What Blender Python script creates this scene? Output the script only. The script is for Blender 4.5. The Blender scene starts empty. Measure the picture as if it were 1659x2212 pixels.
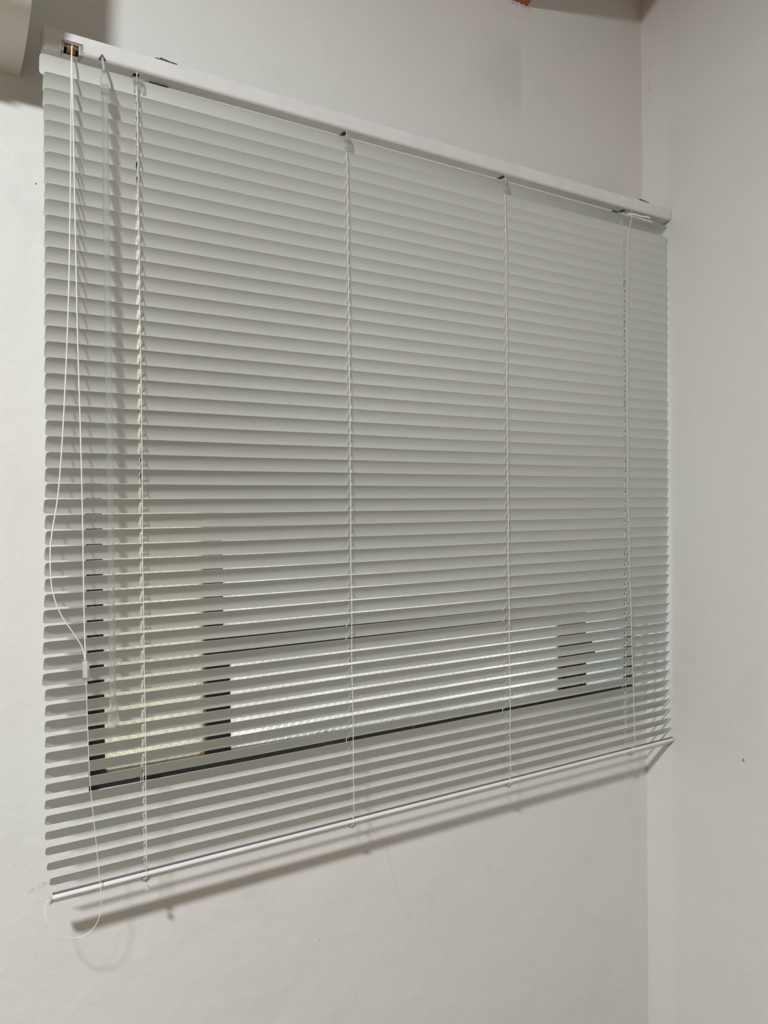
import bpy, bmesh, math, random
from mathutils import Vector, Matrix
random.seed(7)
C = bpy.context.scene.collection
D = bpy.data

# ------------------------------------------------------------------ camera
cam = D.objects.new('camera', D.cameras.new('camera'))
cam.data.sensor_fit = 'VERTICAL'
cam.data.sensor_height = 36.0
cam.data.lens = 1660.0 / 2212.0 * 36.0
R_ = Vector((0.85054, -0.52581, -0.01006)); U_ = Vector((0.01233, 0.00081, 0.99992)); F_ = Vector((0.52576, 0.85060, -0.00717))
cam.matrix_world = Matrix(((R_.x, U_.x, -F_.x, -0.14680), (R_.y, U_.y, -F_.y, -1.04931), (R_.z, U_.z, -F_.z, 1.50659), (0, 0, 0, 1)))
cam.data.clip_start = 0.02
C.objects.link(cam)
bpy.context.scene.camera = cam

# ------------------------------------------------------------------ daylight outside
wd = D.worlds.new('overcast'); bpy.context.scene.world = wd
wd.use_nodes = True
bg = wd.node_tree.nodes['Background']; _w = wd.node_tree
_tc = _w.nodes.new('ShaderNodeTexCoord'); _sx = _w.nodes.new('ShaderNodeSeparateXYZ'); _w.links.new(_tc.outputs['Generated'], _sx.inputs[0])
_mr = _w.nodes.new('ShaderNodeMapRange'); _mr.interpolation_type = 'SMOOTHSTEP'; _w.links.new(_sx.outputs[2], _mr.inputs[0])
_mr.inputs[1].default_value = -.12; _mr.inputs[2].default_value = .22
_mc = _w.nodes.new('ShaderNodeMix'); _mc.data_type = 'RGBA'; _w.links.new(_mr.outputs[0], _mc.inputs[0])
_mc.inputs[6].default_value = (.29, .285, .275, 1); _mc.inputs[7].default_value = (.95, .985, 1.0, 1)
_w.links.new(_mc.outputs[2], bg.inputs[0])
bg.inputs[1].default_value = 4.6

# ------------------------------------------------------------------ the room's lamp
def lamp(name, loc, power, size, col):
    """round flush ceiling lamp: a disc that shines downwards"""
    l = D.lights.new(name, 'AREA'); l.shape = 'DISK'; l.size = size; l.energy = power; l.color = col
    o = D.objects.new(name, l); o.location = loc; C.objects.link(o)
    return o
lamp('ceiling_lamp', (-1.05, -1.52, 2.92), 97.0, 0.20, (0.955, 1.0, 1.01))

vs = bpy.context.scene.view_settings
vs.view_transform = 'Standard'; vs.look = 'None'; vs.gamma = 1.0; vs.use_curve_mapping = False
vs.exposure = 0.0

# ------------------------------------------------------------------ node helpers
class NT:
    def __init__(s, name):
        s.m = D.materials.new(name); s.m.use_nodes = True
        s.t = s.m.node_tree; s.n = s.t.nodes; s.p = s.n['Principled BSDF']; s.out = s.n['Material Output']
        s.co = s.n.new('ShaderNodeNewGeometry').outputs['Position']
    def link(s, a, b): s.t.links.new(a, b)
    def put(s, node, i, v):
        if v is None: return
        if hasattr(v, 'is_output') or hasattr(v, 'links'): s.link(v, node.inputs[i])
        else: node.inputs[i].default_value = v
    def math(s, op, a, b=None, c=None, clamp=False):
        n = s.n.new('ShaderNodeMath'); n.operation = op; n.use_clamp = clamp
        s.put(n, 0, a); s.put(n, 1, b); s.put(n, 2, c); return n.outputs[0]
    def mapping(s, scale, loc=(0, 0, 0)):
        n = s.n.new('ShaderNodeMapping'); s.link(s.co, n.inputs[0]); n.inputs['Scale'].default_value = scale
        n.inputs['Location'].default_value = loc; return n.outputs[0]
    def noise(s, scale, detail=3, rough=.5, vec=None, dist=0):
        n = s.n.new('ShaderNodeTexNoise'); s.link(vec or s.co, n.inputs['Vector'])
        n.inputs['Scale'].default_value = scale; n.inputs['Detail'].default_value = detail
        n.inputs['Roughness'].default_value = rough; n.inputs['Distortion'].default_value = dist
        return n.outputs['Fac']
    def ramp(s, f, a, b, va=0.0, vb=1.0):
        n = s.n.new('ShaderNodeMapRange'); n.interpolation_type = 'SMOOTHSTEP'
        s.put(n, 0, f); n.inputs[1].default_value = a; n.inputs[2].default_value = b
        n.inputs[3].default_value = va; n.inputs[4].default_value = vb; return n.outputs[0]
    def mix(s, f, a, b):
        n = s.n.new('ShaderNodeMix'); n.data_type = 'RGBA'
        s.put(n, 0, f); s.put(n, 6, a); s.put(n, 7, b); return n.outputs[2]
    def xyz(s):
        n = s.n.new('ShaderNodeSeparateXYZ'); s.link(s.co, n.inputs[0]); return n.outputs
    def bump(s, h, dist, strength=1.0, normal=None):
        n = s.n.new('ShaderNodeBump'); s.link(h, n.inputs['Height']); n.inputs['Distance'].default_value = dist
        n.inputs['Strength'].default_value = strength
        if normal: s.link(normal, n.inputs['Normal'])
        return n.outputs['Normal']
    def done(s, base=None, rough=.5, normal=None, **kw):
        s.put(s.p, 'Base Color', base); s.put(s.p, 'Roughness', rough); s.put(s.p, 'Normal', normal)
        for k, v in kw.items(): s.put(s.p, k.replace('_', ' '), v)
        return s.m

def col(r, g, b): return (r, g, b, 1)

def wall_material(name, side):
    t = NT(name); X = t.xyz()
    big = t.ramp(t.noise(2.3, 2, .5), .38, .66)
    c = t.mix(big, col(.765, .765, .735), col(.775, .745, .725))
    mid = t.ramp(t.noise(9, 4, .6, dist=.6), .52, .74)
    c = t.mix(t.math('MULTIPLY', mid, .55), c, col(.70, .705, .685))
    edge = t.math('MULTIPLY_ADD', t.noise(14, 3, .6), .012, -.006)
    if side == 'back':
        # a 6 cm strip of pinker paint cut in beside the corner, and a greyer hand-sized patch under the rafter
        x = t.math('ADD', X[0], edge)
        strip = t.ramp(x, 1.1445, 1.149)
        zz = t.ramp(X[2], 1.2, 1.9, .35, 1.0)
        c = t.mix(t.math('MULTIPLY', strip, t.math('MULTIPLY', zz, .5)), c, col(.80, .735, .70))
        gp = t.math('MULTIPLY', t.ramp(x, .72, .85), t.math('SUBTRACT', 1.0, t.ramp(x, .862, .866)))
        gp = t.math('MULTIPLY', gp, t.ramp(X[2], 2.22, 2.30))
        gp = t.math('MULTIPLY', gp, t.math('SUBTRACT', 1.0, t.ramp(X[2], 2.36, 2.42)))
        c = t.mix(t.math('MULTIPLY', gp, .55), c, col(.64, .63, .61))
        # pinkish new plaster round the rafter's foot
        pk = t.math('MULTIPLY', t.ramp(x, .76, .80), t.math('SUBTRACT', 1.0, t.ramp(x, .885, .895)))
        pk = t.math('MULTIPLY', pk, t.ramp(t.math('ADD', X[2], t.math('MULTIPLY', edge, 3)), 2.42, 2.445))
        c = t.mix(t.math('MULTIPLY', pk, .7), c, col(.79, .71, .69))
        # grey smears
        v = t.mapping((3.0, 1, 16)); sm = t.ramp(t.noise(3.2, 4, .7, vec=v), .66, .78)
        low = t.math('SUBTRACT', 1.0, t.ramp(X[2], 1.05, 1.25))
        c = t.mix(t.math('MULTIPLY', t.math('MULTIPLY', sm, low), .28), c, col(.50, .51, .50))
        # pencil smear left of the lowest slats
        px = t.math('MULTIPLY', t.ramp(X[0], -.025, -.01), t.math('SUBTRACT', 1.0, t.ramp(X[0], .014, .022)))
        d = t.math('ABSOLUTE', t.math('ADD', t.math('SUBTRACT', X[2], 1.003), t.math('MULTIPLY', X[0], -.25)))
        pz = t.math('SUBTRACT', 1.0, t.ramp(d, .0008, .0045))
        ps = t.ramp(t.noise(260, 3, .7), .45, .62)
        c = t.mix(t.math('MULTIPLY', t.math('MULTIPLY', px, pz), t.math('MULTIPLY', ps, .55)), c, col(.32, .33, .31))
    else:
        y = t.math('ADD', X[1], edge)
        strip = t.ramp(y, -.004, .012)
        c = t.mix(t.math('MULTIPLY', strip, .38), c, col(.81, .81, .785))
        # greyer, older coat below a slanting brush line
        zl = t.math('ADD', X[2], t.math('MULTIPLY', y, -.1))
        old = t.math('MULTIPLY', t.math('SUBTRACT', 1.0, t.ramp(zl, 2.30, 2.315)), t.math('SUBTRACT', 1.0, t.ramp(y, -.004, .004)))
        c = t.mix(t.math('MULTIPLY', old, .22), c, col(.71, .70, .67))
        mk = t.math('MULTIPLY', t.math('SUBTRACT', 1.0, t.ramp(t.math('ABSOLUTE', t.math('SUBTRACT', y, .047)), .0008, .003)), t.ramp(X[2], 2.3, 2.36))
        mk = t.math('MULTIPLY', mk, t.math('MULTIPLY', t.ramp(t.noise(60, 4, .7), .5, .62), t.math('SUBTRACT', 1.0, t.ramp(X[2], 2.46, 2.49))))
        c = t.mix(t.math('MULTIPLY', mk, .8), c, col(.42, .40, .37))
    fly = t.ramp(t.noise(60, 1, .4), .845, .86)
    c = t.mix(t.math('MULTIPLY', fly, .8), c, col(.22, .19, .16))
    h1 = t.noise(420, 3, .6); h2 = t.noise(34, 5, .62, dist=.5); h3 = t.noise(6, 3, .5)
    n = t.bump(h3, .010, .35); n = t.bump(h2, .0016, .55, n); n = t.bump(h1, .0003, .5, n)
    nk = t.math('SUBTRACT', 1.0, t.ramp(t.noise(44, 3, .6, dist=.4), .22, .32)); n = t.bump(nk, .0008, .35, n)
    return t.done(c, .62, n)

def painted(name, c, rough=.4, noise=0, bump=0.0, spec=None, metal=0.0):
    t = NT(name)
    if noise:
        f = t.ramp(t.noise(noise, 3, .55), .3, .7)
        cc = t.mix(f, col(*c), col(*[v * .93 for v in c]))
    else: cc = col(*c)
    n = t.bump(t.noise(500, 2, .5), bump, .5) if bump else None
    kw = {'Metallic': metal}
    if spec is not None: kw['Specular_IOR_Level'] = spec
    return t.done(cc, rough, n, **kw)

def clear_plastic(name, tint=(.97, .98, .97), rough=.01, ior=1.47, k=.55):
    """thin clear acrylic: part straight see-through, part refracting body with a sheen"""
    t = NT(name)
    t.done(col(.93, .94, .93), rough, None, Transmission_Weight=.90, IOR=ior, Specular_IOR_Level=.8)
    tr = t.n.new('ShaderNodeBsdfTransparent'); tr.inputs[0].default_value = (.93, .94, .93, 1)
    mx = t.n.new('ShaderNodeMixShader'); mx.inputs[0].default_value = k
    t.link(tr.outputs[0], mx.inputs[1]); t.link(t.p.outputs[0], mx.inputs[2]); t.link(mx.outputs[0], t.out.inputs['Surface'])
    return t.m

def rusty_frame():
    t = NT('frame_paint'); X = t.xyz()
    r = t.ramp(t.noise(38, 5, .7, dist=.8), .60, .68)
    low = t.math('SUBTRACT', 1.0, t.ramp(X[2], 1.13, 1.30))
    r = t.math('MULTIPLY', r, t.math('MULTIPLY_ADD', low, .85, .10))
    c = t.mix(r, col(.010, .008, .007), col(.16, .055, .025))
    n = t.bump(t.noise(160, 4, .7), .0008, .6)
    return t.done(c, t.ramp(r, 0, 1, .42, .85), n)

def pattern_glass(name, tint, dim=0.0):
    """pressed diaper-pattern glass: crossing ribbed bands with beads in the lozenges between them"""
    t = NT(name); X = t.xyz()
    P = .0137
    u = t.math('DIVIDE', t.math('ADD', X[0], X[2]), P); v = t.math('DIVIDE', t.math('SUBTRACT', X[0], X[2]), P)
    def band(w):
        f = t.math('FRACT', w)
        inb = t.math('MULTIPLY', t.ramp(f, .0, .03), t.math('SUBTRACT', 1.0, t.ramp(f, .34, .37)))
        rib = t.math('MULTIPLY_ADD', t.math('SINE', t.math('MULTIPLY', f, 6.2832 * 8.6)), .5, .5)
        return inb, rib
    bu, ru = band(u); bv, rv = band(v)
    h = t.math('ADD', t.math('MULTIPLY', bu, ru), t.math('MULTIPLY', t.math('MULTIPLY', bv, rv), t.math('SUBTRACT', 1.0, bu)))
    vo = t.n.new('ShaderNodeTexVoronoi'); vo.inputs['Scale'].default_value = 340; t.link(t.co, vo.inputs['Vector'])
    bead = t.math('SUBTRACT', 1.0, t.ramp(vo.outputs['Distance'], .1, .55))
    free = t.math('MULTIPLY', t.math('SUBTRACT', 1.0, bu), t.math('SUBTRACT', 1.0, bv))
    h = t.math('ADD', h, t.math('MULTIPLY', bead, free))
    blot = t.ramp(t.noise(5, 3, .6), .3, .7, .80, 1.0)
    # the ribs are thick and thin glass: they pass more or less daylight
    k = t.math('MULTIPLY', t.math('MULTIPLY_ADD', h, .42, .58), blot, clamp=True)
    low = t.math('SUBTRACT', 1.0, t.ramp(t.math('ADD', X[2], t.math('MULTIPLY', t.noise(25, 4, .7), -.05)), 1.086, 1.103))
    c = t.mix(k, col(.16, .16, .14), col(*tint))
    c = t.mix(t.math('MULTIPLY', low, t.ramp(t.noise(170, 4, .7), .42, .6)), c, col(.10, .065, .04))
    n = t.bump(h, .0006, .9)
    tr = t.n.new('ShaderNodeBsdfTranslucent'); t.link(c, tr.inputs['Color']); t.link(n, tr.inputs['Normal'])
    rf = t.n.new('ShaderNodeBsdfRefraction'); t.link(c, rf.inputs['Color']); rf.inputs['Roughness'].default_value = .42; rf.inputs['IOR'].default_value = 1.12; t.link(n, rf.inputs['Normal'])
    m1 = t.n.new('ShaderNodeMixShader'); m1.inputs[0].default_value = .55
    t.link(tr.outputs[0], m1.inputs[1]); t.link(rf.outputs[0], m1.inputs[2])
    gl = t.n.new('ShaderNodeBsdfGlossy'); gl.inputs['Roughness'].default_value = .22; t.link(n, gl.inputs['Normal'])
    mx = t.n.new('ShaderNodeMixShader'); mx.inputs[0].default_value = .09
    t.link(m1.outputs[0], mx.inputs[1]); t.link(gl.outputs[0], mx.inputs[2]); t.link(mx.outputs[0], t.out.inputs['Surface'])
    t.n.remove(t.p)
    return t.m

M = {
    'wall_back': wall_material('wall_paint_back', 'back'),
    'wall_right': wall_material('wall_paint_right', 'right'),
    'room': painted('room_paint', (.26, .205, .16), .7, noise=3),
    'ceiling': painted('ceiling_paint', (.26, .20, .15), .8),
    'floor': painted('floor_tile', (.15, .095, .055), .5, noise=4),
    'slat': painted('slat_enamel', (.655, .668, .635), .38),
    'rail': painted('rail_enamel', (.80, .79, .78), .30, noise=25),
    'cap': painted('end_cap_plastic', (.62, .59, .55), .35),
    'groove': painted('groove_shade', (.05, .045, .06), .5),
    'insert': painted('grey_insert', (.22, .21, .21), .5),
    'dark': painted('dark_slot', (.03, .028, .026), .6),
    'cord': painted('cord_fibre', (.84, .83, .77), .6, bump=.0002),
    'brass': painted('brass_roller', (.34, .17, .03), .35, metal=.4),
    'steel': painted('dull_steel', (.20, .19, .17), .45, metal=.7),
    'bluesteel': painted('blue_grey_clip', (.10, .13, .15), .4),
    'whiteplastic': painted('white_plastic', (.86, .85, .82), .35),
    'clear': clear_plastic('clear_acrylic'),
    'milky': None,
    'ac': painted('ivory_casing', (.72, .71, .65), .42),
    'rafter': painted('orange_timber', (.43, .085, .015), .42, noise=30),
    'rust': painted('rusty_putty', (.22, .085, .04), .85, noise=300, bump=.0005),
    'plaster': painted('crumbly_plaster', (.70, .67, .65), .9, bump=.0006),
    'crack': painted('hairline', (.47, .45, .41), .9),
    'frame': rusty_frame(),
    'glass_left': pattern_glass('pressed_glass_warm_daylight', (.95, .905, .80)),  # cream cast of the light outside, put into the glass colour
    'glass_mid': pattern_glass('pressed_glass_clear', (1.0, 1.0, .97)),
    'glass_right': pattern_glass('pressed_glass_cool_daylight', (.86, .97, .98)),  # bluish cast of the daylight, put into the tint
}
t = NT('milky_plastic'); M['milky'] = t.done(col(.80, .79, .77), .2, None, Transmission_Weight=.55, IOR=1.45)

# ------------------------------------------------------------------ mesh helpers
def obj(name, verts, faces, mat, parent=None, smooth=False, bevel=0, solid=0, kind=None):
    me = D.meshes.new(name); me.from_pydata([tuple(v) for v in verts], [], faces); me.update()
    bm = bmesh.new(); bm.from_mesh(me); bmesh.ops.recalc_face_normals(bm, faces=bm.faces)
    bm.to_mesh(me); bm.free()
    if mat: me.materials.append(M[mat])
    if smooth:
        for p in me.polygons: p.use_smooth = True
        if smooth == 2: me.set_sharp_from_angle(angle=math.radians(28))
    o = D.objects.new(name, me); C.objects.link(o)
    if parent: o.parent = parent
    if solid:
        md = o.modifiers.new('solid', 'SOLIDIFY'); md.thickness = solid; md.offset = 0
    if bevel:
        md = o.modifiers.new('bevel', 'BEVEL'); md.width = bevel; md.segments = 2; md.limit_method = 'ANGLE'
    if kind: o['kind'] = kind
    return o
class MB:
    def __init__(s): s.v = []; s.f = []
    def add(s, v, f):
        n = len(s.v); s.v += [Vector(a) for a in v]; s.f += [tuple(i + n for i in q) for q in f]
    def box(s, a, b):
        x0, y0, z0 = a; x1, y1, z1 = b
        s.add([(x0, y0, z0), (x1, y0, z0), (x1, y1, z0), (x0, y1, z0), (x0, y0, z1), (x1, y0, z1), (x1, y1, z1), (x0, y1, z1)],
              [(0, 3, 2, 1), (4, 5, 6, 7), (0, 1, 5, 4), (1, 2, 6, 5), (2, 3, 7, 6), (3, 0, 4, 7)])
    def tube(s, pts, r, n=8, caps=True):
        pts = [Vector(p) for p in pts]; rr = r if isinstance(r, (list, tuple)) else [r] * len(pts)
        base = len(s.v); prev = None
        for i, p in enumerate(pts):
            d = (pts[min(i + 1, len(pts) - 1)] - pts[max(i - 1, 0)]).normalized()
            if prev is None:
                a = Vector((0, 1, 0)) if abs(d.y) < .9 else Vector((1, 0, 0)); u = d.cross(a).normalized()
            else: u = (prev - d * prev.dot(d)).normalized()
            prev = u; w = d.cross(u)
            for k in range(n):
                an = 2 * math.pi * k / n; s.v.append(p + (u * math.cos(an) + w * math.sin(an)) * rr[i])
        for i in range(len(pts) - 1):
            for k in range(n):
                a = base + i * n + k; b = base + i * n + (k + 1) % n; s.f.append((a, b, b + n, a + n))
        if caps:
            s.f.append(tuple(base + k for k in range(n))[::-1]); s.f.append(tuple(base + (len(pts) - 1) * n + k for k in range(n)))
    def prism(s, prof, x0, x1):
        """closed (y,z) profile swept along x"""
        n = len(prof)
        s.add([(x0, y, z) for y, z in prof] + [(x1, y, z) for y, z in prof],
              [(i, (i + 1) % n, (i + 1) % n + n, i + n) for i in range(n)] + [tuple(range(n))[::-1], tuple(range(n, 2 * n))])
    def obj(s, name, mat, parent=None, **k): return obj(name, s.v, s.f, mat, parent, **k)
def boxobj(name, a, b, mat, parent=None, **k):
    m = MB(); m.box(a, b); return m.obj(name, mat, parent, **k)
def thing(name, label, cat, loc=(0, 0, 0)):
    o = D.objects.new(name, None); o.location = loc; o['label'] = label; o['category'] = cat; o.empty_display_size = .05
    C.objects.link(o); return o
def smoothpath(pts, n=6):
    P = [Vector(p) for p in pts]; P = [2 * P[0] - P[1]] + P + [2 * P[-1] - P[-2]]; out = []
    for i in range(1, len(P) - 2):
        for k in range(n):
            t_ = k / n; a, b, c, d = P[i - 1:i + 3]
            out.append(.5 * ((2 * b) + (c - a) * t_ + (2 * a - 5 * b + 4 * c - d) * t_ ** 2 + (3 * b - a - 3 * c + d) * t_ ** 3))
    out.append(P[-2]); return out
def lerp(tab, x):
    if x <= tab[0][0]: return tab[0][1]
    for (a, va), (b, vb) in zip(tab, tab[1:]):
        if x <= b: return va + (vb - va) * (x - a) / (b - a)
    return tab[-1][1]

# ------------------------------------------------------------------ room shell
WY = .0688; WX = 1.2073; WT = .18
OX0, OX1, OZ0, OZ1 = .0600, 1.1990, 1.1070, 2.020
WS = -.0075                                              # the window sits a little lower at its right end        # window opening
XL, YF = -2.3, -2.9
SL = .56
def ceilz(y): return 2.66 + (WY - y) * SL
m = MB()
m.box((XL, WY, 0), (OX0, WY + WT, 2.70)); m.box((OX1, WY, 0), (WX + .15, WY + WT, 2.70))
m.box((OX0, WY, 0), (OX1, WY + WT, OZ0)); [setattr(v, 'z', OZ0 + WS * (v.x - OX0)) for v in m.v[-4:]]; m.box((OX0, WY, OZ1), (OX1, WY + WT, 2.70))
wb = m.obj('wall_back', 'wall_back', kind='structure'); wb['label'] = 'white painted window wall with pinkish patches'
# the right wall meets the window wall in a slightly wavy hand-plastered arris
m = MB(); m.box((WX, YF, 0), (WX + .15, WY, 4.60))
wr = m.obj('wall_right', 'wall_right', kind='structure'); wr['label'] = 'white painted plain wall to the right of the window'
boxobj('wall_left', (XL - .15, YF, 0), (XL, WY + WT, 4.60), 'room', kind='structure')
boxobj('wall_front', (XL - .15, YF - .15, 0), (WX + .15, YF, 4.60), 'room', kind='structure')
boxobj('floor', (XL - .15, YF - .15, -.1), (WX + .15, WY + WT, 0), 'floor', kind='structure')
m = MB(); yb = WY + WT
m.prism([(YF - .15, ceilz(YF - .15)), (yb, ceilz(yb)), (yb, ceilz(yb) + .08), (YF - .15, ceilz(YF - .15) + .08)], XL - .15, WX + .15)
m.obj('ceiling', 'ceiling', kind='structure')

# plaster filling ridge in the corner, paint crack, nicks: pieces of the wall
m = MB()
n = 70
for i in range(n):
    z0 = .5 + 2.14 * i / n; z1 = .5 + 2.14 * (i + 1) / n
    def rad(z): return .0022 + .0016 * math.sin(z * 9.1) * math.sin(z * 23) + .0008 * math.sin(z * 71)
    a, b = max(.0006, rad(z0)), max(.0006, rad(z1))
    m.add([(WX - a, WY + .0005, z0), (WX + .0005, WY - a, z0), (WX + .0005, WY + .0005, z0), (WX - b, WY + .0005, z1), (WX + .0005, WY - b, z1), (WX + .0005, WY + .0005, z1)],
          [(0, 1, 4, 3)])
m.obj('corner_filler', 'plaster', wb, smooth=True)
def ribbon(name, pts, w, parent, mat='crack', y=WY - .00025):
    m = MB(); m.tube([(x, y + .0002, z) for x, z in pts], w, 5); return m.obj(name, mat, parent)
ribbon('crack', [(.5055, .9761), (.5109, .9679), (.518, .9544), (.5225, .951), (.5262, .947), (.5372, .938), (.5456, .9337), (.5453, .9098), (.5515, .8803), (.5589, .8624), (.5635, .8491), (.566, .82)], .00017, wb)
ribbon('crack', [(.5175, .955), (.5205, .953), (.5222, .9512)], .0006, wb)
def lump(name, pts, r, mat, parent):
    m = MB()
    for (x, y, z, s) in pts:
        k = 6; vs_ = []; fs = []
        for i in range(4):
            th = math.pi * (i + .5) / 4
            for j in range(k):
                ph = 2 * math.pi * j / k; q = r * s * (1 + random.uniform(-.3, .3))
                vs_.append((x + q * math.sin(th) * math.cos(ph), y + q * .7 * math.sin(th) * math.sin(ph), z + q * math.cos(th)))
        for i in range(3):
            for j in range(k): fs.append((i * k + j, i * k + (j + 1) % k, (i + 1) * k + (j + 1) % k, (i + 1) * k + j))
        fs += [tuple(range(k))[::-1], tuple(range(3 * k, 4 * k))]
        m.add(vs_, fs)
    return m.obj(name, mat, parent, smooth=True)
random.seed(3)
lump('plaster_crumb', [(.842 + .040 * i / 11, WY - .0015, 2.4665 - .0015 * math.sin(i * 2.1) + random.uniform(-.0015, .0015), random.uniform(.6, 1.4)) for i in range(13)], .0015, 'plaster', wb)
lump('plaster_crumb', [(.068 + .004 * i, WY + .001, 1.1082 + random.uniform(-.002, .002), random.uniform(.5, 1.3)) for i in range(4)], .0022, 'plaster', wb)
lump('fly_speck', [(.0025, WY, 1.9423, 1), (.3122, WY, .9638, .7), (.4126, WY, .8028, .7), (.171, WY, 1.1436, .6), (.118, WY, 1.25, .8)], .0010, 'dark', wb)
# brighter plaster lip of the window sill, ragged towards the room
m = MB(); n = 60
for i in range(n):
    x0 = OX0 + (OX1 - OX0) * i / n; x1 = OX0 + (OX1 - OX0) * (i + 1) / n
    def rg(x): return .0022 + .0018 * math.sin(x * 37) * math.sin(x * 91 + 1) + .0010 * math.sin(x * 210)
    a, b = max(.0004, rg(x0)), max(.0004, rg(x1))
    q0, q1 = OZ0 + WS * (x0 - OX0), OZ0 + WS * (x1 - OX0)
    m.add([(x0, WY - .0003, q0 - a), (x1, WY - .0003, q1 - b), (x1, WY + .004, q1 + .0006), (x0, WY + .004, q0 + .0006), (x0, WY + .001, q0 - .006), (x1, WY + .001, q1 - .006)],
          [(0, 1, 2, 3), (4, 5, 1, 0)])
m.obj('sill_edge', 'plaster', wb, smooth=True)

# ------------------------------------------------------------------ window
win = D.objects.new('window_1', None); win['kind'] = 'structure'; C.objects.link(win)
win['label'] = 'black steel window with patterned glass behind the blind'
FY = WY + .030
def wz(x, z): return z + WS * (x - OX0)
def bar(name, x0, x1, z0, z1, d0=0.0, d1=.030):
    m = MB(); m.box((x0, FY + d0, z0), (x1, FY + d1, z1))
    for v in m.v: v.z = wz(v.x, v.z)
    return m.obj(name, 'frame', win, bevel=.0012)
bar('frame_bar', OX0, .0885, OZ0, OZ1)                       # left stile
bar('frame_bar', 1.1860, OX1, OZ0, OZ1)                      # right stile
bar('frame_bar', .0885, 1.1860, 1.1070, 1.1275)      # bottom
bar('frame_bar', .0885, 1.1860, OZ1 - .03, OZ1)              # head
bar('mullion', .2385, .2675, 1.1275, OZ1 - .03)
bar('mullion', .9996, 1.0400, 1.1275, OZ1 - .03)
bar('mullion', 1.0440, 1.0575, 1.1275, OZ1 - .03, -.001)
bar('transom', .2675, .9996, 1.2815, 1.3185)
bar('transom', .2675, .9996, 1.4640, 1.4900)
bar('transom', .0885, .2385, 1.5480, 1.5860)
bar('transom', .2675, .9996, 1.5480, 1.5860)
bar('transom', 1.0575, 1.1860, 1.5480, 1.5860)
# casement's own thinner sash inside the middle light
bar('sash', .2675, .2790, 1.1275, 1.2860, .004, .024)
bar('sash', .9900, .9996, 1.1275, 1.2860, .004, .024)
def pane(x0, x1, z0, z1, mat):
    m = MB(); m.box((x0 - .003, FY + .013, z0 - .003), (x1 + .003, FY + .016, z1 + .003))
    for v in m.v: v.z = wz(v.x, v.z)
    return m.obj('pane', mat, win)
pane(.0885, .2385, 1.1275, 1.5480, 'glass_left'); pane(.0885, .2385, 1.5860, OZ1 - .03, 'glass_left')
pane(.2675, .9996, 1.1275, 1.2860, 'glass_mid'); pane(.2675, .9996, 1.3170, 1.4640, 'glass_mid')
pane(.2675, .9996, 1.4900, 1.5480, 'glass_mid'); pane(.2675, .9996, 1.5860, OZ1 - .03, 'glass_mid')
pane(1.0575, 1.1860, 1.1275, 1.5480, 'glass_right'); pane(1.0575, 1.1860, 1.5860, OZ1 - .03, 'glass_right')
# putty fillets and a casement stay
m = MB()
for (x, z) in ((.2725, 1.1245), (.2345, 1.1245), (.0905, 1.1245)):
    m.box((x - .003, FY + .004, wz(x, z) - .001), (x + .003, FY + .014, wz(x, z) + .006))
o = m.obj('putty', 'rust', win, bevel=.002); o['label'] = 'rust stained putty in the pane corners'
m = MB(); m.box((1.060, FY - .002, 1.183), (1.083, FY + .010, 1.196)); m.box((1.060, FY - .002, 1.205), (1.075, FY + .010, 1.222)); m.tube([(1.070, FY - .002, 1.19), (1.070, FY - .008, 1.19)], .004)
m.obj('hinge', 'frame', win, bevel=.001)

# ------------------------------------------------------------------ venetian blind
BL = thing('venetian_blind', 'white aluminium venetian blind hanging in front of the window, slats half open', 'blind', (.6, 0, 1.0))
BLo = Vector((.6, 0, 1.0))
def bpart(mb, name, mat, parent=None, **k):
    par = parent or BL
    if not isinstance(mb, MB): raise TypeError
    off = BLo
    mb.v = [v - off for v in mb.v]
    return mb.obj(name, mat, par, **k)

L0, L1 = .0050, 1.2045
LAD = [.1197, .4396, .7607, 1.0745]
LSAG = [math.sin] 
# --- headrail: an open steel channel with a cut-out for the cord lock
HT0, HT1 = 2.1140, 2.1178
def ht(x): return HT0 + (HT1 - HT0) * (x - L0) / (L1 - L0)
HF = -.0045; HH = .0230; HD = .0250
prof = [(.0042, .0), (.0006, .0), (0, -.0008), (0, -.0100), (0, -HH + .0040), (.0005, -HH + .0022), (.0020, -HH + .0004), (.0040, -HH),
        (.0085, -HH), (HD - .004, -HH), (HD - .001, -HH + .0015), (HD, -HH + .004), (HD, -.0008), (HD - .0006, 0), (HD - .0042, 0)]
CL0, CL1 = .0250, .0510
m = MB()
xs = [L0, CL0, CL1, .35, .65, .95, L1]
for a, b in zip(xs, xs[1:]):
    for j, (p, q) in enumerate(zip(prof, prof[1:])):
        if a == CL0 and 3 <= j <= 7: continue
        m.add([(a, HF + p[0], ht(a) + p[1]), (b, HF + p[0], ht(b) + p[1]), (b, HF + q[0], ht(b) + q[1]), (a, HF + q[0], ht(a) + q[1])], [(0, 1, 2, 3)])
bm = bmesh.new(); vs2 = [bm.verts.new(v) for v in m.v]
for f in m.f: bm.faces.new([vs2[i] for i in f])
bmesh.ops.remove_doubles(bm, verts=bm.verts, dist=1e-6)
bm.verts.index_update(); m2 = MB(); m2.v = [v.co.copy() for v in bm.verts]; m2.f = [tuple(v.index for v in f.verts) for f in bm.faces]; bm.free()
head = bpart(m2, 'headrail', 'rail', smooth=False, solid=.0007)
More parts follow.
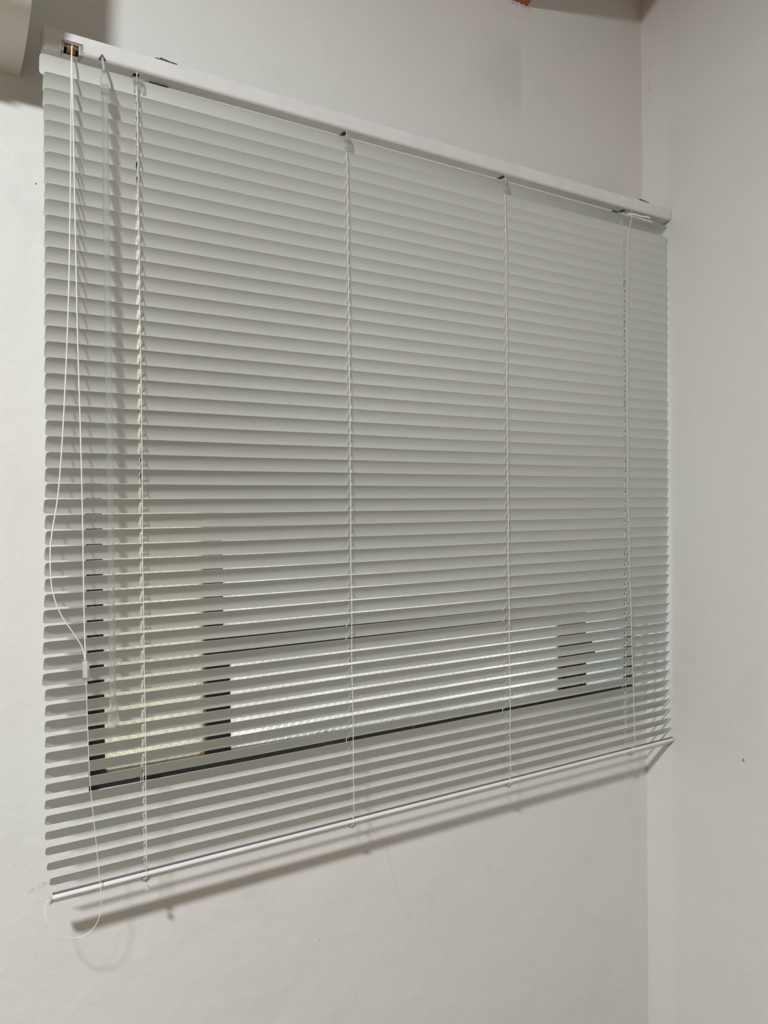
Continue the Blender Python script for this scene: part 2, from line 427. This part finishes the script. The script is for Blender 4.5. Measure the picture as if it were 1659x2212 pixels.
# end caps
for s, x in ((-1, L0), (1, L1)):
    z = ht(x); e = .0006
    pr = [(-e, z + e), (HD + e, z + e), (HD + e, z - HH + .004), (HD - .003, z - HH - e), (.004, z - HH - e), (-e, z - HH + .004)]
    m = MB(); m.prism([(HF + a, b) for a, b in pr], x - (.0016 if s < 0 else .0), x + (.0 if s < 0 else .0012))
    bpart(m, 'end_cap', 'cap', head, bevel=.0003)
# cord lock
m = MB(); zt_ = ht(.04)
m.box((CL0 + .0006, HF + .0006, zt_ - .0112), (CL0 + .0030, HF + .016, zt_ - HH - .0006))
m.box((CL1 - .0045, HF + .0006, zt_ - .0112), (CL1 - .0006, HF + .016, zt_ - HH - .0012))
m.box((CL0 + .0006, HF + .0006, zt_ - .0104), (CL1 - .0006, HF + .016, zt_ - .0124))
m.box((CL0 + .003, HF + .001, zt_ - .0172), (CL1 - .004, HF + .0024, zt_ - .0164))
lock = bpart(m, 'cord_lock', 'milky', head, bevel=.0004)
m = MB(); m.box((CL0 + .002, HF + .014, zt_ - .0104), (CL1 - .002, HF + .0155, zt_ - HH + .001)); bpart(m, 'lock_inside_shade', 'dark', head)  # dark sheet stands for the shade inside the cut-out
m = MB()
m.tube([(CL0 + .0070, HF + .0065, zt_ - .0172), (CL0 + .0175, HF + .0065, zt_ - .0172)], .0050, 14)
bpart(m, 'roller', 'brass', head, smooth=False)
# thin pressed lip around the opening
m = MB(); 
for (a, b, c, d) in ((CL0 - .0012, CL1 + .0012, -.0092, -.0100), (CL0 - .0012, CL0, -.0100, -.0200), (CL1, CL1 + .0012, -.0100, -.0200)):
    m.box((a, HF - .0007, zt_ + d), (b, HF + .0004, zt_ + c))
bpart(m, 'lock_rim', 'rail', head)
# grommets, and dark boxes painted as shaded ladder slots, in the channel's underside
for x in LAD:
    z = ht(x) - HH
    m = MB(); m.box((x - .0035, HF + .006, z - .0009), (x + .0045, HF + .020, z - .0003)); bpart(m, 'ladder_slot_shade', 'dark', head)
    m = MB()
    for a, b, c, d in ((-.0055, -.0035, .004, .022), (.0045, .0065, .004, .022), (-.0035, .0045, .004, .006), (-.0035, .0045, .020, .022)):
        m.box((x + a, HF + c, z - .0013), (x + b, HF + d, z - .0003))
    bpart(m, 'grommet', 'rail', head, bevel=.0002)
# dark spring clip showing behind the first slat
m = MB(); m.box((.1400, .014, 2.0850), (.1665, .0195, ht(.15) - HH - .0004)); bpart(m, 'spring_clip', 'bluesteel', head, bevel=.0005)
# mounting brackets fixed to the wall
for x in (.1538, 1.1195):
    m = MB(); z = ht(x)
    m.box((x - .010, HF + HD - .002, z + .0008), (x + .010, WY, z + .0024)); m.box((x - .010, WY - .0016, z - .022), (x + .010, WY - .0002, z + .0024))
    m.box((x - .010, HF + .0008, z + .0008), (x + .010, HF + HD, z + .0022))
    bpart(m, 'mounting_bracket', 'steel', head, bevel=.0004)
    m = MB(); m.tube([(x - .001, HF + .0035, z + .0010), (x - .001, HF + .0035, z + .0042)], .0024, 8); m.tube([(x + .001, HF, z + .0022), (x + .010, HF - .0008, z + .0004), (x + .019, HF - .0008, z + .0002)], .0006, 5)
    bpart(m, 'bracket_screw', 'dark', head)
# loose strip of white plastic under the right end
m = MB(); pts = [(1.0790, -.001, 2.0860), (1.0900, -.001, 2.0868), (1.1000, -.0015, 2.0880), (1.1120, -.002, 2.0872), (1.1230, -.002, 2.0875), (1.1330, -.002, 2.0895), (1.1460, -.002, 2.0890)]
for p, q in zip(pts, pts[1:]):
    m.add([(p[0], p[1], p[2] - .0016), (q[0], q[1], q[2] - .0020), (q[0], q[1], q[2] + .0016), (p[0], p[1], p[2] + .0016)], [(0, 1, 2, 3)])
bpart(m, 'plastic_strip', 'whiteplastic', head, solid=.0005)

# --- slats
SW = .0250; PITCH = .0200
XEND = {2: .0044, 3: .0042, 5: .0048, 8: .0046, 12: .0039, 16: .0031, 20: .0024, 22: .0022, 25: .002, 27: .0013, 28: .0008, 29: -.0006, 30: .0003, 31: 0, 32: -.0002, 33: -.0005,
        34: -.0015, 35: -.002, 36: -.0034, 37: -.0031, 38: -.0041, 39: -.0038, 40: -.0054, 41: -.0024, 42: -.0027, 43: -.0029, 44: -.0031, 45: -.0034, 46: -.0034, 47: -.0036,
        48: -.0039, 49: -.0038, 50: -.0038, 51: -.0038, 52: -.0021, 53: .0006}
XT = sorted(XEND.items())
BLT = [(2, 57), (12, 54), (20, 51), (28, 48), (34, 49.6), (41, 50), (45, 49), (49, 47), (53, 45)]
BRT = [(2, 80), (20, 76), (28, 70), (37, 62.5), (45, 56), (53, 46)]
XR = [(2, 1.2020), (16, 1.2010), (28, 1.2005), (40, 1.2010), (50, 1.2015), (53, 1.2040)]
def beta(i, u):
    if i == 1: return math.radians(80 - 44 * u)
    a, b = lerp(BLT, i), lerp(BRT, i); return math.radians(a + (b - a) * u)
def slat_z(i): return 2.1 - PITCH * i + (.0016 if i == 1 else 0)
def slat_point(i, x, v, jit=0.0):
    """v runs 0 (room edge) to SW (wall edge)"""
    u = min(1, max(0, (x - L0) / (L1 - L0))); b = beta(i, u) + jit
    cr = .0019 * (1 - (2 * v / SW - 1) ** 2)
    y = v * math.cos(b) + cr * math.sin(b); z = -v * math.sin(b) + cr * math.cos(b)
    # room edges of all slats hang in one plane
    return Vector((x, y, slat_z(i) + z))
VS = [0, .0012, .0025, .0050, .0075, .0105, .0145, .0175, .0200, .0225, .0238, SW]
def corner(v, r=.0042):
    d = max(0, abs(v - SW / 2) - (SW / 2 - r)); return r - math.sqrt(max(0, r * r - d * d))
random.seed(11)
for i in range(1, 54):
    xa = lerp(XT, i) if i > 1 else -.0002; xb = lerp(XR, i) if i > 1 else 1.2035
    if i > 1: xa += random.uniform(-.0004, .0004); xb += random.uniform(-.0006, .0006)
    jit = random.uniform(-.012, .012); sagk = random.uniform(.0002, .0009); ph = random.uniform(0, 6)
    st = [xa, xa + .0042, .05, LAD[0] - .0030, LAD[0] - .0014, LAD[0] + .0014, LAD[0] + .0030, .2, .28, .36, LAD[1], .52, .6, .68, LAD[2], .84, .92, 1.0, LAD[3] - .0030, LAD[3] - .0014, LAD[3] + .0014, LAD[3] + .0030, 1.13, xb - .0042, xb]
    V = []; Fc = []; nv = len(VS)
    for k, x in enumerate(st):
        for v in VS:
            xx = x
            if k == 0: xx = x + corner(v)
            if k == len(st) - 1: xx = x - corner(v)
            p = slat_point(i, xx, v, jit)
            # shallow droop between the ladders
            if LAD[0] < x < LAD[3]: p.z -= sagk * .5 * (1 - math.cos(2 * math.pi * (x - LAD[0]) / .3183)) * .5
            V.append(p - BLo)
    for k in range(len(st) - 1):
        hole = k in (4, 19)
        for j in range(nv - 1):
            if hole and 4 <= j <= 7: continue
            Fc.append((k * nv + j, (k + 1) * nv + j, (k + 1) * nv + j + 1, k * nv + j + 1))
    nb = len(V); off = []
    for k, x in enumerate(st):
        for j, v in enumerate(VS):
            b = beta(i, min(1, max(0, (x - L0) / (L1 - L0)))) + jit; an = b + math.atan(-4 * .0019 / SW * (2 * v / SW - 1) * -1)
            off.append(Vector((0, math.sin(an), math.cos(an))) * .00028)
    V2 = [a + o for a, o in zip(V, off)]; AV = V + V2; AF = Fc + [tuple(q + nb for q in f)[::-1] for f in Fc]
    cnt = {}
    for f in Fc:
        for e in zip(f, f[1:] + f[:1]):
            kk = tuple(sorted(e)); cnt[kk] = cnt.get(kk, 0) + 1
    for (p_, q_), c_ in cnt.items():
        if c_ == 1:
            n0 = len(AV); AV += [V[p_], V[q_], V2[q_], V2[p_]]; AF.append((n0, n0 + 1, n0 + 2, n0 + 3))
    s = obj('slat', AV, AF, 'slat', BL, smooth=True)

# --- bottom rail, tilted like the slats, with a grooved room edge
RB0, RB1 = math.radians(43), math.radians(47)
def brail_frame(x):
    u = (x - .0) / 1.207; b = RB0 + (RB1 - RB0) * u
    c = Vector((0, math.cos(b), -math.sin(b))); nrm = Vector((0, -math.sin(b), -math.cos(b)))     # along chord ; towards room and down
    T = Vector((x, .0035, 1.0195 - .0018 * u)); return T, c, nrm
rp = [(0.0, 0.0), (-.0008, .0001), (-.0004, .0004), (-.0004, .0010), (-.0010, .0012), (-.0010, .0021), (-.0002, .0023), (-.0002, .0032), (-.0016, .0035), (-.0020, .0046), (-.0018, .0078), (-.0006, .0088), (.0018, .0090), (.0160, .0076), (.0200, .0062),
      (.0205, .0040), (.0190, .0010), (.0160, 0.0)]
m = MB(); xs = [.0020, .30, .60, .90, 1.2050]; npf = len(rp)
for x in xs:
    T, c, nr = brail_frame(x)
    for a, b in rp: m.v.append(T + c * a + nr * b)
for k in range(len(xs) - 1):
    for j in range(npf):
        a = k * npf + j; b = k * npf + (j + 1) % npf; m.f.append((a, b, b + npf, a + npf))
m.f += [tuple(range(npf))[::-1], tuple(range((len(xs) - 1) * npf, len(xs) * npf))]
rail = bpart(m, 'bottom_rail', 'rail')
m = MB()
for a, b in zip(xs, xs[1:]):
    for (e0, e1) in (((-.0007, .00035), (-.0007, .00105)), ((-.0008, .0022), (-.0008, .00335))):
        P = []
        for x in (a, b):
            T, c, nr = brail_frame(x)
            for q in (e0, e1): P.append(T + c * q[0] + nr * q[1])
        m.add([P[0], P[2], P[3], P[1]], [(0, 1, 2, 3)])
bpart(m, 'rail_groove', 'groove', rail, solid=.0002)
m = MB()
for a, b in zip(xs, xs[1:]):
    P = []
    for x in (a, b):
        T, c, nr = brail_frame(x)
        for q in ((-.00125, .00115), (-.00125, .00215)): P.append(T + c * q[0] + nr * q[1])
    m.add([P[0], P[2], P[3], P[1]], [(0, 1, 2, 3)])
bpart(m, 'rail_insert', 'insert', rail, solid=.0002)
for x, s in ((.0020, -1), (1.2050, 1)):
    T, c, nr = brail_frame(x); m = MB()
    cp = [(-.0026, .0010), (-.0030, .0050), (-.0016, .0084), (.0040, .0095), (.0150, .0090), (.0206, .0070), (.0212, .0035), (.0180, -.0004), (.0050, -.0010), (.0, -.0008)]
    n = len(cp)
    for xx in (0, s * .0022):
        for a, b in cp: m.v.append(T + c * a + nr * b + Vector((xx, 0, 0)))
    m.f += [(j, (j + 1) % n, (j + 1) % n + n, j + n) for j in range(n)] + [tuple(range(n))[::-1], tuple(range(n, 2 * n))]
    bpart(m, 'end_cap', 'cap' if s < 0 else 'milky', rail, bevel=.0004)

# --- ladders, lift cords and their buttons
RUNGY = .0184
def ladder(k, x):
    m = MB()
    if k == 3: tab = [(1.02, 1.0885), (1.04, 1.0878), (1.12, 1.0850), (1.31, 1.0785), (1.50, 1.0740), (1.68, 1.0735), (1.88, 1.0755), (1.98, 1.0785), (2.06, 1.0830), (2.084, 1.0930), (2.096, 1.0890)]
    else:
        tab = [(1.01, x)] + [(1.05 + .1 * j, x + random.uniform(-.0007, .0007)) for j in range(10)] + [(2.096, x)]
    pts = [(lerp(tab, z), -.0016 + (.0006 * math.sin(z * 40 + k)), z) for z in [1.018 + (ht(x) - HH - .001 - 1.018) * j / 60 for j in range(61)]]
    m.tube(pts, .00058, 6)
    # rear string runs down behind the slats
    rp_ = []
    for i in range(1, 54): 
        p = slat_point(i, x, SW); rp_.append((x - .0012 + .0005 * math.sin(i * 1.7), p.y + .0008, p.z))
    rp_ = [(x, .017, ht(x) - HH)] + rp_ + [(x - .001, .019, 1.006)]
    m.tube(rp_, .00045, 5)
    # a pair of rungs carries every slat
    for i in range(2, 54):
        for s in (-.0013, .0016):
            b = beta(i, (x - L0) / (L1 - L0))
            p0 = Vector((x + s * .3, -.0008, slat_z(i) - .0014)); q = slat_point(i, x, SW)
            mid = slat_point(i, x, SW * .5) + Vector((s, -.0013 * math.sin(b) - .0004, -.0013 * math.cos(b) - .0004)); p1 = Vector((x + s * .4, q.y, q.z - .0012))
            m.tube([p0, p0.lerp(mid, .5) + Vector((s * .15, -.0003, -.0003)), mid, mid.lerp(p1, .5) + Vector((0, -.0002, -.0002)), p1], .00030, 4, caps=False)
    o = bpart(m, 'ladder_cord', 'cord', smooth=True); return o
def lift(k, x):
    m = MB(); pts = []
    pts.append((x, .009, ht(x) - HH))
    for i in range(1, 54):
        p = slat_point(i, x, SW * .5); pts.append((x - .0003 + random.uniform(-.0005, .0005), p.y + random.uniform(-.0008, .0008), p.z))
        p2 = Vector((x - .0003 + random.uniform(-.0009, .0009), .0085 + random.uniform(-.0012, .0012), slat_z(i) - .0185)); 
        if i < 53: pts.append(p2)
    pts.append((x, .009, 1.013))
    m.tube(pts, .00050, 6); return bpart(m, 'lift_cord', 'cord', smooth=True)
random.seed(21)
for k, x in enumerate(LAD):
    ladder(k, x)
    if k in (0, 3): lift(k, x)
    xk = x if k < 3 else 1.0813
    T, c, nr = brail_frame(xk)
    # ladder end wraps over the rail into a clear button on its underside
    m = MB(); e = Vector((.0006, 0, 0))
    m.tube([T + c * -.0024 + nr * -.0005 - e, T + c * -.0032 + nr * .004, T + c * -.0020 + nr * .0090, T + c * .006 + nr * .0094], .0006, 6)
    bpart(m, 'ladder_end', 'cord', rail, smooth=True)
    m = MB(); o_ = T + c * .0090
    m.tube([o_ + nr * .0078, o_ + nr * .0095, o_ + nr * .0110, o_ + nr * .0125], [.0060, .0062, .0048, .0022], 14)
    m.tube([T + c * .0025 + nr * .0100, T + c * .0065 + nr * .0100], .0016, 8)
    bpart(m, 'cord_button', 'milky', rail, smooth=True)
    # clear ladder clip just under the headrail
    if k < 3:
        m = MB(); z = 2.0790
        for s in (-1, 1):
            m.tube([(x + s * .0020, -.0034, z + .0030), (x + s * .0062, -.0034, z + .0020), (x + s * .0062, -.0034, z - .0060), (x + s * .0022, -.0034, z - .0080)], .0011, 6)
        m.box((x - .0055, -.0036, z - .0060), (x + .0055, -.0028, z + .0026))
        m.tube([(x - .0032, -.0036, z - .0070), (x - .0040, -.0036, z - .0180)], .0014, 6)
        bpart(m, 'ladder_clip', 'clear', head, smooth=True)
# knotted tail and bead below the first button
m = MB(); m.tube([(.1208, .0045, 1.0020), (.1212, .0040, .9960), (.1210, .0040, .9930)], .0006, 6)
bpart(m, 'cord_tail', 'cord', rail)
m = MB(); m.tube([(.1211, .0040, .9975), (.1211, .0040, .9955), (.1211, .0040, .9930), (.1211, .0040, .9900), (.1211, .0040, .9885)], [.0010, .0028, .0034, .0026, .0008], 10)
bpart(m, 'bead', 'milky', rail, smooth=True)

# --- tilt wand
m = MB(); m.tube([(.0749, -.0155, 2.0480), (.0753, -.0160, 1.65), (.0757, -.0160, 1.2560)], .0042, 12)
wand = bpart(m, 'tilt_wand', 'clear', smooth=2)
m = MB(); m.tube([(.0757, -.0160, 1.2600), (.0757, -.0160, 1.2520), (.0757, -.0160, 1.2300), (.0757, -.0160, 1.2240)], [.0052, .0054, .0082, .0078], 8)
bpart(m, 'wand_tip', 'clear', wand)
m = MB(); m.tube([(.0746, -.0150, 2.0720), (.0747, -.0152, 2.0645), (.0747, -.0153, 2.0630), (.0749, -.0155, 2.0440), (.0749, -.0155, 2.0425)], [.0036, .0040, .0056, .0058, .0050], 14)
bpart(m, 'wand_socket', 'clear', wand, smooth=True)
m = MB(); zz = ht(.0735) - HH
m.add([(.0690, -.0050, zz - .0005), (.0790, -.0050, zz - .0005), (.0738, -.0050, zz + .0080), (.0695, -.0100, zz - .0010), (.0782, -.0100, zz - .0010), (.0738, -.0090, zz + .0060)],
      [(0, 1, 2), (3, 5, 4), (0, 3, 4, 1), (1, 4, 5, 2), (2, 5, 3, 0)])
bpart(m, 'tilter_hood', 'steel', head, bevel=.0004)
m = MB(); m.tube([(.0738, -.0090, zz + .0010), (.0740, -.0110, 2.0850), (.0744, -.0135, 2.0790), (.0746, -.0140, 2.0690)], .0016, 8)
bpart(m, 'wand_hook', 'milky', wand, smooth=True)

# --- pull cords, connector and the loop to the rail
A = [(.0385, 2.0985, -.004), (.0363, 2.0860, -.0085), (.0338, 1.9773, -.0100), (.0295, 1.8007, -.0100), (.0227, 1.6536, -.0105), (.0142, 1.5364, -.011), (.0054, 1.4783, -.0115), (.0029, 1.4494, -.0115), (.0045, 1.4086, -.0115),
     (.0139, 1.3759, -.011), (.03, 1.348, -.0105), (.0398, 1.3293, -.010), (.0428, 1.3123, -.0100), (.0429, 1.3080, -.0100)]
B = [(.0390, 2.0985, -.004), (.0366, 2.0860, -.0085), (.0369, 2.0074, -.0100), (.0377, 1.8901, -.0100), (.0387, 1.7431, -.0100), (.0406, 1.6253, -.0100), (.0420, 1.507, -.0100), (.0424, 1.3884, -.0100), (.0434, 1.3123, -.0100), (.0434, 1.3080, -.0100)]
for P in (A, B):
    m = MB(); m.tube(smoothpath([(x, y, z) for x, z, y in P]), .00078, 6); bpart(m, 'pull_cord', 'cord', smooth=True)
m = MB()
m.tube([(.0430, -.0100, 1.3150), (.0430, -.0100, 1.3120), (.0437, -.0100, 1.2905), (.0437, -.0100, 1.2880)], [.0043, .0046, .0049, .0046], 8)
con = bpart(m, 'cord_connector', 'clear', bevel=.0002)
m = MB(); m.box((.0410, -.0118, 1.2910), (.0452, -.0082, 1.3115)); bpart(m, 'connector_core', 'whiteplastic', con, bevel=.0006)
Lp = [(.0437, 1.2882, -.010), (.045, 1.2325, -.009), (.0475, 1.1543, -.008), (.0529, 1.0871, -.008), (.0569, 1.0379, -.0085), (.0589, 1.0104, -.009), (0.0592, 0.9975, -0.0075), (0.0586, 0.9863, -0.006), (0.0566, 0.9757, -0.006), (0.052, 0.967, -0.006), (0.0447, 0.961, -0.006), (0.0356, 0.9584, -0.006), (0.0254, 0.9594, -0.006), (0.0154, 0.9638, -0.006), (0.0063, 0.9712, -0.006), (-0.0009, 0.9807, -0.005), (-0.0056, 0.9915, -0.003), (-0.0072, 1.0000, 0), (-0.0055, 1.0070, 0.004), (-0.0005, 1.0105, 0.007)]
m = MB(); m.tube(smoothpath([(x, y, z) for x, z, y in Lp]), .00046, 6); bpart(m, 'cord_loop', 'cord', smooth=True)

# ------------------------------------------------------------------ air conditioner end at the left, roof rafter
AC = thing('air_conditioner', 'ivory wall unit with curved underside at the upper left corner', 'air conditioner', (-.4, 0, 2.06))
p = [(WY - .0005, 2.0790), (.0640, 2.0800), (.0506, 2.0823), (.0309, 2.0845), (.0149, 2.0875), (.0010, 2.0914), (-.0125, 2.0952), (-.0258, 2.0988), (-.0410, 2.1050), (-.0520, 2.1127),
     (-.0620, 2.1240), (-.0705, 2.1400), (-.0790, 2.1650), (-.0880, 2.1950), (-.0960, 2.2300), (-.1000, 2.3000), (-.0940, 2.3260), (-.0750, 2.3420), (-.0550, 2.3480), (WY - .0005, 2.3480)]
m = MB(); m.prism(p, -.8200, -.0150); m.v = [v - Vector((-.4, 0, 2.06)) for v in m.v]
m.obj('casing', 'ac', AC, smooth=2)
m = MB(); m.box((-.78, -.0560, 2.1080), (-.10, -.030, 2.1200)); m.v = [v - Vector((-.4, 0, 2.06)) for v in m.v]
m.obj('louvre', 'ac', AC, bevel=.002)

m = MB(); rx0, rx1 = .8300, .8815; y1 = YF + .2
m.prism([(WY - .0003, 2.4688), (WY - .0003, 2.6200), (y1, 2.6200 + (WY - y1) * SL), (y1, 2.4688 + (WY - y1) * SL)], rx0, rx1)
rf = m.obj('roof_rafter', 'rafter', bevel=.002)
rf['label'] = 'orange painted rafter end meeting the wall at the top edge'; rf['category'] = 'rafter'
